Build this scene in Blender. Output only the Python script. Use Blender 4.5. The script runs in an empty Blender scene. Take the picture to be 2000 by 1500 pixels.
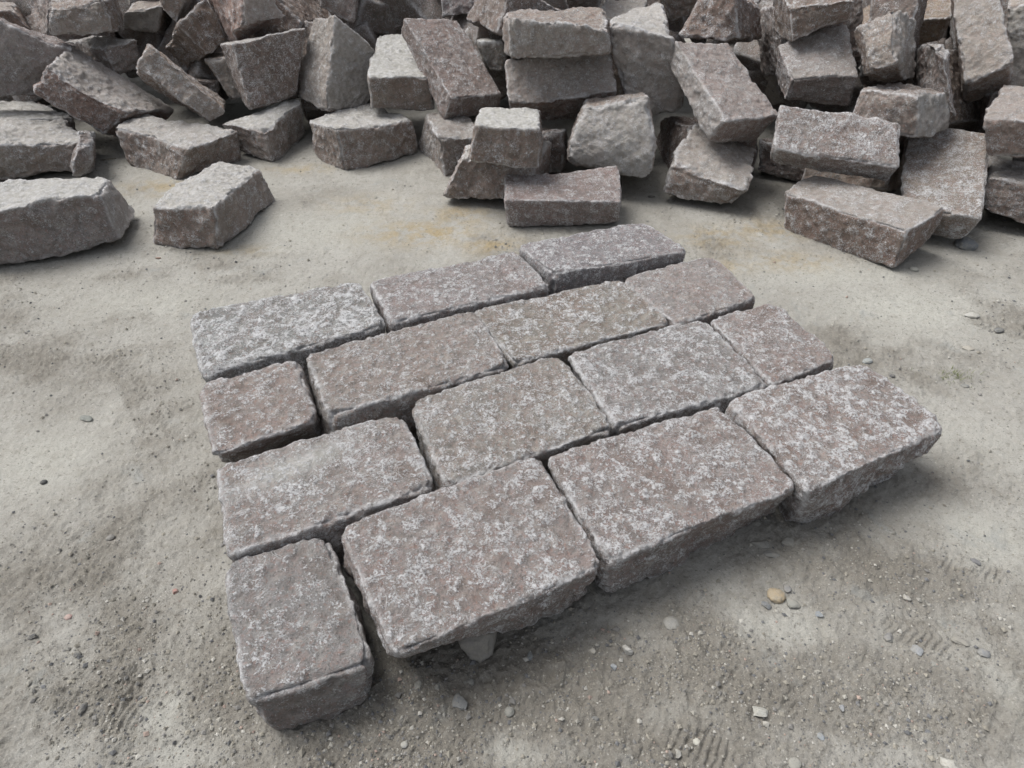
import bpy, math, random
import numpy as np
from mathutils import Vector
R = math.radians
sc = bpy.context.scene
col = sc.collection

# ------------------------------------------------------------------ camera, sky, sun, exposure
cam = bpy.data.objects.new('camera', bpy.data.cameras.new('camera'))
cam.location = (0, 0, 1.6); cam.rotation_euler = (R(90 - 38.5), 0, 0)
cam.data.sensor_width = 36; cam.data.lens = 36 * 1340 / 2000
cam.data.clip_start = .05; cam.data.clip_end = 500
col.objects.link(cam); sc.camera = cam
SUN_EL, SUN_AZ = 61, -68          # azimuth: degrees from +Y towards +X
world = bpy.data.worlds.new('World'); sc.world = world; world.use_nodes = True
wn = world.node_tree.nodes; wl = world.node_tree.links
sky = wn.new('ShaderNodeTexSky'); sky.sky_type = 'NISHITA'; sky.sun_disc = False
sky.sun_elevation = R(SUN_EL); sky.sun_rotation = R(SUN_AZ)
sky.air_density = 1.0; sky.dust_density = 4.0; sky.ozone_density = 1.0
hs = wn.new('ShaderNodeHueSaturation'); hs.inputs['Saturation'].default_value = .3
wl.new(sky.outputs[0], hs.inputs['Color']); wl.new(hs.outputs[0], wn['Background'].inputs['Color'])
wn['Background'].inputs['Strength'].default_value = .13
sl = bpy.data.lights.new('sun', 'SUN'); sl.energy = 2.4; sl.angle = R(34); sl.color = (1, .975, .94)
sun = bpy.data.objects.new('sun', sl); col.objects.link(sun)
dv = Vector((math.sin(R(SUN_AZ)) * math.cos(R(SUN_EL)), math.cos(R(SUN_AZ)) * math.cos(R(SUN_EL)), math.sin(R(SUN_EL))))
sun.rotation_euler = dv.to_track_quat('Z', 'Y').to_euler()
sc.view_settings.view_transform = 'Standard'; sc.view_settings.look = 'None'
sc.view_settings.exposure = 0.42; sc.view_settings.gamma = 1

# ------------------------------------------------------------------ numpy noise
def hash3(i, j, k, s):
    n = (i * 374761393 + j * 668265263 + k * 2147483647 + s * 1274126177) & 0xFFFFFFFF
    n = ((n ^ (n >> 13)) * 1274126177) & 0xFFFFFFFF
    n = ((n ^ (n >> 15)) * 2246822519) & 0xFFFFFFFF
    return ((n ^ (n >> 16)) & 0xFFFF) / 65535.0
def noise(P, f, s):                                   # value noise, -1..1
    P = P * f; I = np.floor(P).astype(np.int64); F = P - I; F = F * F * F * (F * (F * 6 - 15) + 10)
    o = 0
    for a in (0, 1):
        for b in (0, 1):
            for c in (0, 1):
                w = (F[:, 0] if a else 1 - F[:, 0]) * (F[:, 1] if b else 1 - F[:, 1]) * (F[:, 2] if c else 1 - F[:, 2])
                o = o + w * hash3(I[:, 0] + a, I[:, 1] + b, I[:, 2] + c, s)
    return o * 2 - 1
def fbm(P, f, s, n=3, g=.5):
    o = 0; a = 1
    for k in range(n):
        o = o + a * noise(P, f, s + 17 * k); f *= 2.03; a *= g
    return o
def sstep(a, b, x):
    t = np.clip((x - a) / (b - a), 0, 1); return t * t * (3 - 2 * t)

# ------------------------------------------------------------------ node helpers
def new_mat(name):
    m = bpy.data.materials.new(name); m.use_nodes = True
    return m, m.node_tree.nodes, m.node_tree.links, m.node_tree.nodes['Principled BSDF']
class NB:
    def __init__(s, m): s.n = m.node_tree.nodes; s.l = m.node_tree.links
    def lk(s, a, b):
        if isinstance(a, (int, float)): b.default_value = a
        elif isinstance(a, tuple): b.default_value = a if len(a) == 4 or b.type == 'VECTOR' else (*a, 1)
        else: s.l.new(a, b)
    def noise(s, vec, scale, detail=3, rough=.5, dist=0):
        n = s.n.new('ShaderNodeTexNoise'); n.inputs['Scale'].default_value = scale
        n.inputs['Detail'].default_value = detail; n.inputs['Roughness'].default_value = rough
        n.inputs['Distortion'].default_value = dist; s.l.new(vec, n.inputs['Vector']); return n.outputs['Fac']
    def voro(s, vec, scale, out='Distance', feat='F1'):
        n = s.n.new('ShaderNodeTexVoronoi'); n.feature = feat; n.inputs['Scale'].default_value = scale
        s.l.new(vec, n.inputs['Vector']); return n.outputs[out]
    def math(s, op, a, b=0., c=None, clamp=False):
        n = s.n.new('ShaderNodeMath'); n.operation = op; n.use_clamp = clamp
        s.lk(a, n.inputs[0]); s.lk(b, n.inputs[1])
        if c is not None: s.lk(c, n.inputs[2])
        return n.outputs[0]
    def rng(s, v, a, b, c=0., d=1.):
        n = s.n.new('ShaderNodeMapRange'); n.interpolation_type = 'SMOOTHSTEP'
        for i, x in enumerate((v, a, b, c, d)): s.lk(x, n.inputs[i])
        return n.outputs[0]
    def mix(s, f, a, b, mode='MIX'):
        n = s.n.new('ShaderNodeMix'); n.data_type = 'RGBA'; n.blend_type = mode
        s.lk(f, n.inputs[0]); s.lk(a, n.inputs[6]); s.lk(b, n.inputs[7]); return n.outputs[2]
    def vmath(s, op, a, b):
        n = s.n.new('ShaderNodeVectorMath'); n.operation = op; s.lk(a, n.inputs[0]); s.lk(b, n.inputs[1]); return n.outputs[0]

# ------------------------------------------------------------------ granite
def granite():
    m, N, Lk, bs = new_mat('granite'); b = NB(m)
    tc = N.new('ShaderNodeTexCoord').outputs['Object']; oi = N.new('ShaderNodeObjectInfo')
    off = N.new('ShaderNodeCombineXYZ')
    for i, k in enumerate((61., 37., 83.)): b.lk(b.math('MULTIPLY', oi.outputs['Random'], k), off.inputs[i])
    v = b.vmath('ADD', tc, off.outputs[0])
    at = N.new('ShaderNodeAttribute'); at.attribute_name = 'mk'
    sp = N.new('ShaderNodeSeparateColor'); b.lk(at.outputs['Color'], sp.inputs[0])
    edge, pale, cav = sp.outputs[0], sp.outputs[1], sp.outputs[2]
    # body: grey-brown with pink feldspar drift and mineral grain
    big = b.noise(v, 5.5, 3, .55); mid = b.noise(v, 26, 4, .6)
    pk = b.math('ADD', b.noise(v, 62, 3, .6), b.math('MULTIPLY', b.math('SUBTRACT', big, .5), .55))
    c = b.mix(b.rng(pk, .42, .62), (.244, .235, .228), (.280, .242, .229))
    c = b.mix(b.math('MULTIPLY', b.rng(mid, .45, .7), .55), c, (.41, .395, .37))
    c = b.mix(b.math('MULTIPLY', b.rng(b.noise(v, 19, 3, .6, .4), .52, .64), .42), c, (.128, .118, .110))
    c = b.mix(b.math('MULTIPLY', b.rng(b.noise(v, 95, 2, .5), .58, .68), .42), c, (.30, .17, .135))
    c = b.mix(b.math('MULTIPLY', b.rng(b.noise(v, 140, 3, .65), .54, .68), .62), c, (.085, .08, .075))
    c = b.mix(b.math('MULTIPLY', b.rng(b.noise(v, 210, 2, .6), .58, .72), .45), c, (.42, .39, .37))
    c = b.mix(b.math('MULTIPLY', b.rng(b.noise(v, 8.5, 6, .7, .5), .50, .66), .5), c, (.165, .132, .112))
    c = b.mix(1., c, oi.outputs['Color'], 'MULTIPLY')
    # dusty pale faces; tops also painted brighter to strengthen lit-top against dark-front contrast
    pm = b.math('MULTIPLY', pale, b.rng(b.noise(v, 9, 5, .62), .02, .34), clamp=True)
    pc = b.mix(b.rng(b.noise(v, 40, 4, .6), .35, .7), (.44, .435, .40), (.63, .63, .62))
    c = b.mix(b.math('MULTIPLY', pm, .92), c, pc)
    # bruised white crystal marks: ragged little flecks, thick in some patches
    dens = b.noise(v, 7, 3, .6)
    thr = b.math('ADD', b.math('MULTIPLY', oi.outputs['Alpha'], -.085), .630)
    thr = b.math('ADD', thr, b.math('MULTIPLY', b.math('SUBTRACT', dens, .5), -.10))
    thr = b.math('ADD', thr, b.math('MULTIPLY', b.math('SUBTRACT', cav, .5), .14))
    brk = b.math('MULTIPLY', b.math('SUBTRACT', b.noise(v, 210, 3, .65), .5), .17)
    f1 = b.math('ADD', b.noise(v, 108, 5, .74, .3), brk)
    w1 = b.rng(b.math('SUBTRACT', f1, thr), -.002, .022)
    f2 = b.math('ADD', b.noise(v, 165, 4, .7, .2), brk)
    w2 = b.math('MULTIPLY', b.rng(b.math('SUBTRACT', f2, thr), -.006, .03), .85)
    haze = b.math('MULTIPLY', b.rng(b.math('SUBTRACT', b.noise(v, 60, 6, .75), thr), -.08, .06), .15)
    w1 = b.math('MAXIMUM', w1, haze)
    vn = b.math('ABSOLUTE', b.math('SUBTRACT', b.noise(v, 11, 6, .68, .6), .5))
    vein = b.math('MULTIPLY', b.rng(vn, .016, .004), b.rng(b.noise(v, 6.3, 2, .5), .48, .62))
    w1 = b.math('MAXIMUM', w1, b.math('MULTIPLY', vein, .65))
    # rubbed edges
    we = b.math('MULTIPLY', b.math('MULTIPLY', edge, b.rng(b.noise(v, 55, 5, .75, .3), .36, .54)), b.rng(b.noise(v, 7.7, 3, .6), .36, .58, .35, 1.15), clamp=True)
    w = b.math('MAXIMUM', b.math('MAXIMUM', w1, w2), b.math('MULTIPLY', we, .9))
    wc = b.mix(b.noise(v, 60, 2, .5), (.52, .52, .525), (.78, .79, .81))
    c = b.mix(b.math('MULTIPLY', w, .86), c, wc)
    b.lk(c, bs.inputs['Base Color']); bs.inputs['Roughness'].default_value = .82
    bs.inputs['Specular IOR Level'].default_value = .3
    h = b.math('ADD', b.math('MULTIPLY', b.noise(v, 70, 7, .74), 1.0), b.math('MULTIPLY', w, .10))
    h = b.math('ADD', h, b.math('MULTIPLY', b.noise(v, 260, 3, .6), .35))
    bp = N.new('ShaderNodeBump'); bp.inputs['Strength'].default_value = 1.; bp.inputs['Distance'].default_value = .017
    b.lk(h, bp.inputs['Height']); b.lk(bp.outputs[0], bs.inputs['Normal'])
    return m
GRANITE = granite()

FACE = {'l': (0, -1), 'r': (0, 1), 'f': (1, -1), 'b': (1, 1), 'd': (2, -1), 't': (2, 1)}
_grid_cache = {}
def cube_grid(n):
    if n in _grid_cache: return _grid_cache[n]
    nx = n; st = (nx[1] + 1) * (nx[2] + 1); s2 = nx[2] + 1
    key = lambda I: I[..., 0] * st + I[..., 1] * s2 + I[..., 2]
    quads = []
    for ax in range(3):
        a, b = [(1, 2), (2, 0), (0, 1)][ax]
        for sg in (0, 1):
            A, Bm = np.meshgrid(np.arange(n[a]), np.arange(n[b]), indexing='ij')
            q = []
            for da, db in ((0, 0), (1, 0), (1, 1), (0, 1)):
                I = np.zeros(A.shape + (3,), np.int64); I[..., ax] = sg * n[ax]; I[..., a] = A + da; I[..., b] = Bm + db
                q.append(key(I).ravel())
            q = np.stack(q, 1)
            quads.append(q if sg else q[:, ::-1])
    Q = np.concatenate(quads); ids, inv = np.unique(Q, return_inverse=True)
    Q = inv.reshape(-1, 4)
    U = np.stack([ids // st, (ids % st) // s2, ids % s2], 1) / np.array(n) * 2 - 1
    _grid_cache[n] = (U, Q); return U, Q

def vnormals(V, Q):
    n = np.cross(V[Q[:, 2]] - V[Q[:, 0]], V[Q[:, 3]] - V[Q[:, 1]])
    o = np.zeros_like(V)
    for k in range(4):
        for a in range(3): o[:, a] += np.bincount(Q[:, k], n[:, a], len(V))
    return o / (np.linalg.norm(o, axis=1, keepdims=True) + 1e-12)

def mesh_from(name, V, Q, mat, attr=None, smooth=True):
    me = bpy.data.meshes.new(name)
    me.vertices.add(len(V)); me.vertices.foreach_set('co', V.astype(np.float32).ravel())
    k = Q.shape[1]
    me.loops.add(Q.size); me.loops.foreach_set('vertex_index', Q.astype(np.int32).ravel())
    me.polygons.add(len(Q)); me.polygons.foreach_set('loop_start', np.arange(0, Q.size, k, dtype=np.int32))
    me.update(calc_edges=True)
    me.polygons.foreach_set('use_smooth', np.full(len(Q), smooth)); me.materials.append(mat)
    if attr is not None:
        a = me.color_attributes.new('mk', 'FLOAT_COLOR', 'POINT'); a.data.foreach_set('color', attr.astype(np.float32).ravel())
    me.update(); return me

def put(name, me, loc, label=None, cat=None, group=None, kind=None):
    o = bpy.data.objects.new(name, me); col.objects.link(o); o.location = loc
    for k, v in (('label', label), ('category', cat), ('group', group), ('kind', kind)):
        if v: o[k] = v
    return o

def block_mesh(K, seed, rough, rad, pale, cell, top_flat, side_in, round_c=.012, bulge=0.):
    """K: the eight corners (left/right fastest, then front/back, then down/top), local metres."""
    rs = np.random.RandomState(seed)
    K = np.asarray(K, float)
    ex = np.mean([np.linalg.norm(K[i] - K[i + 1]) for i in (0, 2, 4, 6)])
    ey = np.mean([np.linalg.norm(K[i] - K[i + 2]) for i in (0, 1, 4, 5)])
    ez = np.mean([np.linalg.norm(K[i] - K[i + 4]) for i in range(4)])
    D = np.array([ex, ey, ez]); n = tuple(int(np.clip(round(d / cell), 10, 150)) for d in D)
    U, Q = cube_grid(n); h = D / 2; p = U * h
    # uneven arris: radius wanders along the edges
    amp = min(1, .018 / rad) * (.35 + .9 * sstep(-.3, .5, noise(p + seed, 5, seed + 2)))
    cor = np.exp(-(((h[0] - np.abs(p[:, 0])) ** 2 + (h[1] - np.abs(p[:, 1])) ** 2) / .05 ** 2))
    rr = rad * (1 + amp * (.45 * noise(p + seed, 9, seed) + .28 * noise(p + seed, 31, seed + 5))) + cor * round_c * (.75 + .6 * noise(np.sign(p) * 3.3 + seed, 1, seed + 4))
    rr = np.clip(rr, rad * .3, min(D) * .42)[:, None]
    inner = np.clip(p, -(h - rr), h - rr); d = p - inner
    dn = np.linalg.norm(d, axis=1, keepdims=True) + 1e-9
    p2 = inner + d / dn * np.minimum(dn, rr)
    dist = np.sort(h - np.abs(p), axis=1)                # dist[:,1] = distance to the nearest arris
    edge = np.exp(-(dist[:, 1] / (rad * .9)) ** 2)
    u = p2 / h; w = 0
    if bulge: u = u * (1 + bulge * np.clip(1 - (u[:, 2:3] + .25) ** 2, 0, 1) * np.array([1, 1, 0]))
    for i in range(8):
        s = ((i & 1) * 2 - 1, (i >> 1 & 1) * 2 - 1, (i >> 2) * 2 - 1)
        w = w + ((1 + s[0] * u[:, :1]) * (1 + s[1] * u[:, 1:2]) * (1 + s[2] * u[:, 2:3]) / 8) * K[i]
    V = w; Nn = vnormals(V, Q); S = V + rs.uniform(-50, 50, 3)
    topm = sstep(.7, .99, U[:, 2]) * sstep(0, rad * 1.6, dist[:, 1]) if top_flat else np.zeros(len(V))
    # hewn faces: every face is its own height field of facets and hollows, so that arrises stay crisp
    FN = [K[[1, 3, 5, 7]].mean(0) - K[[0, 2, 4, 6]].mean(0), K[[2, 3, 6, 7]].mean(0) - K[[0, 1, 4, 5]].mean(0), K[4:].mean(0) - K[:4].mean(0)]
    for ax in range(3):
        nv = FN[ax] / np.linalg.norm(FN[ax])
        for sg in (-1, 1):
            wt = np.clip(sg * U[:, ax], 0, 1) ** 2; on = wt > 0
            Pf = p[on].copy(); Pf[:, ax] = sg * h[ax]; sd = seed + 60 * ax + 31 * sg
            A1, A2 = rs.normal(0, .17, (2, 8, 3)); c1, c2 = rs.normal(0, .018, (2, 8))
            fc = (Pf @ A1.T + c1).max(1) - (Pf @ A2.T + c2).max(1); fc = fc - fc.mean()
            Ps = Pf + (sd % 97) * 1.7
            hf = rough * ((.5 if not side_in else .7) * fc + .006 * fbm(Ps, 5, sd, 2) + .0085 * fbm(Ps, 15, sd + 3, 4, .6))
            if side_in:
                if (ax, sg) == (2, 1): hf = hf * 0
                else: hf = (hf - .15 * np.abs(hf)) * (.10 + .90 * sstep(1., -.2, U[on, 2])) - .001
            V[on] += nv * (sg * np.clip(hf, -.05, .03) * wt[on])[:, None]
    Nn = vnormals(V, Q)
    fine = .0034 * fbm(S, 38, seed + 9, 3, .6) * (.6 + .4 * rough)
    pit = fbm(S, 34, seed + 25, 3, .62); flat = .0038 * fbm(S, 7, seed + 21, 2) + .0052 * (np.abs(pit) - .3) - .0045 * np.clip(fbm(S, 20, seed + 31, 2), 0, 1)
    dsp = flat * topm + fine + .0035 * rough * (1 - topm) * (np.abs(pit) - .3)
    chip = (sstep(.1, .7, fbm(S, 24, seed + 41, 3, .6)) + 1.6 * sstep(.45, .8, fbm(S, 8, seed + 43, 2))) * edge
    dsp = dsp - chip * min(rad * .5, .008) - .014 * sstep(.42, .75, fbm(S, 7, seed + 47, 3, .6)) * edge
    V = V + Nn * np.clip(dsp, -.05, .035)[:, None]
    pal = np.zeros(len(V))
    for f, a in pale.items():
        if f == 'S':                                      # a smear of lime dust near one end of the top
            q = (U[:, 1] - .45 - .25 * U[:, 0]) / .28
            pal = np.maximum(pal, a * 1.6 * np.exp(-q * q) * sstep(.8, .99, U[:, 2]) * sstep(1.0, .1, np.abs(U[:, 0] + .25)))
        else:
            ax, sg = FACE[f]; pal = np.maximum(pal, a * sstep(-rad * .3, rad * 1.1, rad * .9 - (h[ax] - sg * p2[:, ax])))
    cav = np.clip(.5 - (fine + topm * .0045 * (np.abs(pit) - .3)) / .006, 0, 1)     # 1 in the pits, 0 on the crests
    return V, Q, np.stack([edge, pal, cav, np.ones(len(V))], 1)

def block(K, seed, label, tint, fleck, pale, rough, rad, group, cell, top_flat=False, side_in=False):
    K = np.asarray(K, float); c = K.mean(0); c[2] = K[:, 2].min()
    V, Q, A = block_mesh(K - c, seed, rough, rad, pale, cell, top_flat, side_in, .028 if side_in else .012, .2 if rad == .031 else 0.)
    o = put('granite_block', mesh_from('granite_block', V, Q, GRANITE, A), c, label, 'stone block', group)
    o.color = (*tint, fleck); return o

PAVED = [
    ([[-0.557,0.723,0.0],[-0.313,0.82,0.0],[-0.729,1.067,0.0],[-0.474,1.169,0.0],[-0.561,0.704,0.18],[-0.299,0.799,0.18],[-0.736,1.071,0.18],[-0.484,1.172,0.18]], 'small near-square granite block at the nearest left corner of the laid patch', (1, 1, 1), 0.35, {}, 0.6, 0.013),
    ([[-0.254,0.862,0.05],[0.226,1.043,0.05],[-0.465,1.122,0.0],[0.065,1.398,0.0],[-0.253,0.781,0.235],[0.228,1.02,0.235],[-0.444,1.139,0.235],[0.07,1.408,0.235]], 'large grey-pink granite block propped on a small wedge stone at the front of the patch', (1.05, 1, 0.98), 0.6, {}, 0.95, 0.012),
    ([[0.244,1.099,0.0],[0.815,1.36,0.0],[0.101,1.406,0.0],[0.642,1.63,0.0],[0.238,1.04,0.22],[0.789,1.281,0.22],[0.09,1.408,0.22],[0.648,1.639,0.22]], 'large reddish granite block in the middle of the front row of the patch', (1.03, 0.97, 0.95), 0.7, {}, 0.95, 0.012),
    ([[0.845,1.347,0.0],[1.236,1.475,-0.0],[0.663,1.651,0.0],[1.182,1.857,0.0],[0.795,1.263,0.225],[1.32,1.53,0.225],[0.671,1.663,0.225],[1.187,1.865,0.225]], 'large white-flecked granite block at the right end of the front row', (1.06, 0.99, 0.96), 0.9, {}, 0.95, 0.014),
    ([[-0.71,1.071,0.0],[-0.215,1.314,0.0],[-0.842,1.391,0.0],[-0.347,1.614,0.0],[-0.715,1.062,0.205],[-0.205,1.313,0.205],[-0.852,1.392,0.205],[-0.342,1.622,0.205]], 'granite block with a whitish smeared streak across its back left top', (1.05, 1.02, 1.0), 0.7, {'S': 0.5}, 0.7, 0.016),
    ([[-0.178,1.305,0.0],[0.308,1.544,0.0],[-0.324,1.666,0.0],[0.163,1.918,0.0],[-0.183,1.296,0.21],[0.318,1.542,0.21],[-0.333,1.668,0.21],[0.169,1.927,0.21]], 'granite block lying just behind the block propped on a wedge stone', (1.02, 1.0, 0.95), 0.6, {}, 0.6, 0.014),
    ([[0.327,1.546,0.0],[0.832,1.757,0.0],[0.189,1.921,0.0],[0.705,2.148,0.0],[0.321,1.537,0.21],[0.842,1.755,0.21],[0.179,1.924,0.21],[0.711,2.157,0.21]], 'speckled granite block with one rubbed orange-brown back corner in the middle of the patch', (1, 1, 1), 0.8, {}, 0.6, 0.014),
    ([[0.855,1.755,0.0],[1.128,1.907,0.0],[0.731,2.147,0.0],[1.016,2.266,0.0],[0.852,1.747,0.205],[1.134,1.903,0.205],[0.724,2.151,0.205],[1.019,2.273,0.205]], 'small granite block at the right end of the second row of the patch', (1.03, 0.97, 0.95), 0.7, {}, 0.7, 0.011),
    ([[-0.942,1.568,0.0],[-0.625,1.722,0.0],[-1.017,1.745,0.0],[-0.716,1.886,0.0],[-0.852,1.388,0.225],[-0.579,1.553,0.225],[-1.024,1.748,0.225],[-0.731,1.883,0.225]], 'small squarish granite block with orange-pink crumbly left side', (1.04, 0.97, 0.93), 0.45, {}, 0.8, 0.018),
    ([[-0.588,1.582,0.0],[-0.007,1.832,0.0],[-0.731,1.895,0.0],[-0.137,2.182,0.0],[-0.567,1.585,0.222],[0.003,1.831,0.222],[-0.714,1.907,0.222],[-0.131,2.191,0.222]], 'brownish granite block with a broken back left corner and a dark open front joint', (1.02, 0.98, 0.94), 0.45, {}, 0.7, 0.014),
    ([[0.009,1.876,0.0],[0.58,2.122,0.0],[-0.139,2.206,0.0],[0.437,2.442,0.0],[0.002,1.867,0.205],[0.591,2.121,0.205],[-0.15,2.207,0.205],[0.444,2.451,0.205]], 'olive-brown granite block between the brownish chipped one and the smooth grey one', (0.98, 0.95, 0.88), 0.65, {}, 0.5, 0.01),
    ([[0.604,2.112,0.0],[0.947,2.294,0.0],[0.445,2.448,0.0],[0.86,2.648,0.0],[0.601,2.104,0.205],[0.955,2.291,0.205],[0.436,2.45,0.205],[0.865,2.656,0.205]], 'smooth pale grey granite block with a pinkish right corner in the third row', (1.1, 1.07, 1.06), 0.3, {}, 0.5, 0.01),
    ([[-1.031,1.805,0.0],[-0.462,2.104,0.0],[-1.208,2.183,0.0],[-0.623,2.42,0.0],[-1.037,1.795,0.21],[-0.451,2.103,0.21],[-1.22,2.185,0.21],[-0.617,2.429,0.21]], 'blue-grey white-mottled granite block at the back left corner of the patch', (0.95, 1.0, 1.0), 1.0, {}, 0.55, 0.014),
    ([[-0.431,2.099,0.0],[0.141,2.351,0.0],[-0.566,2.398,0.0],[0.013,2.638,0.0],[-0.437,2.09,0.225],[0.152,2.35,0.225],[-0.577,2.399,0.225],[0.02,2.646,0.225]], 'granite block in the middle of the back row of the patch', (1.0, 0.97, 0.98), 0.7, {}, 0.5, 0.012),
    ([[0.168,2.419,0.0],[0.742,2.609,0.0],[0.03,2.662,0.0],[0.587,2.891,0.0],[0.161,2.412,0.245],[0.753,2.608,0.245],[0.019,2.663,0.245],[0.594,2.898,0.245]], 'raised granite block at the far back corner, highest of the laid patch', (0.95, 0.95, 1.0), 0.7, {}, 0.5, 0.01),
]
for i, (K, label, tint, fleck, pale, rough, rad) in enumerate(PAVED):
    block(K, 100 + i, label, tint, fleck, pale, rough, rad, 'granite blocks laid out as a trial patch of paving', .0052, True, True)
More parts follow.
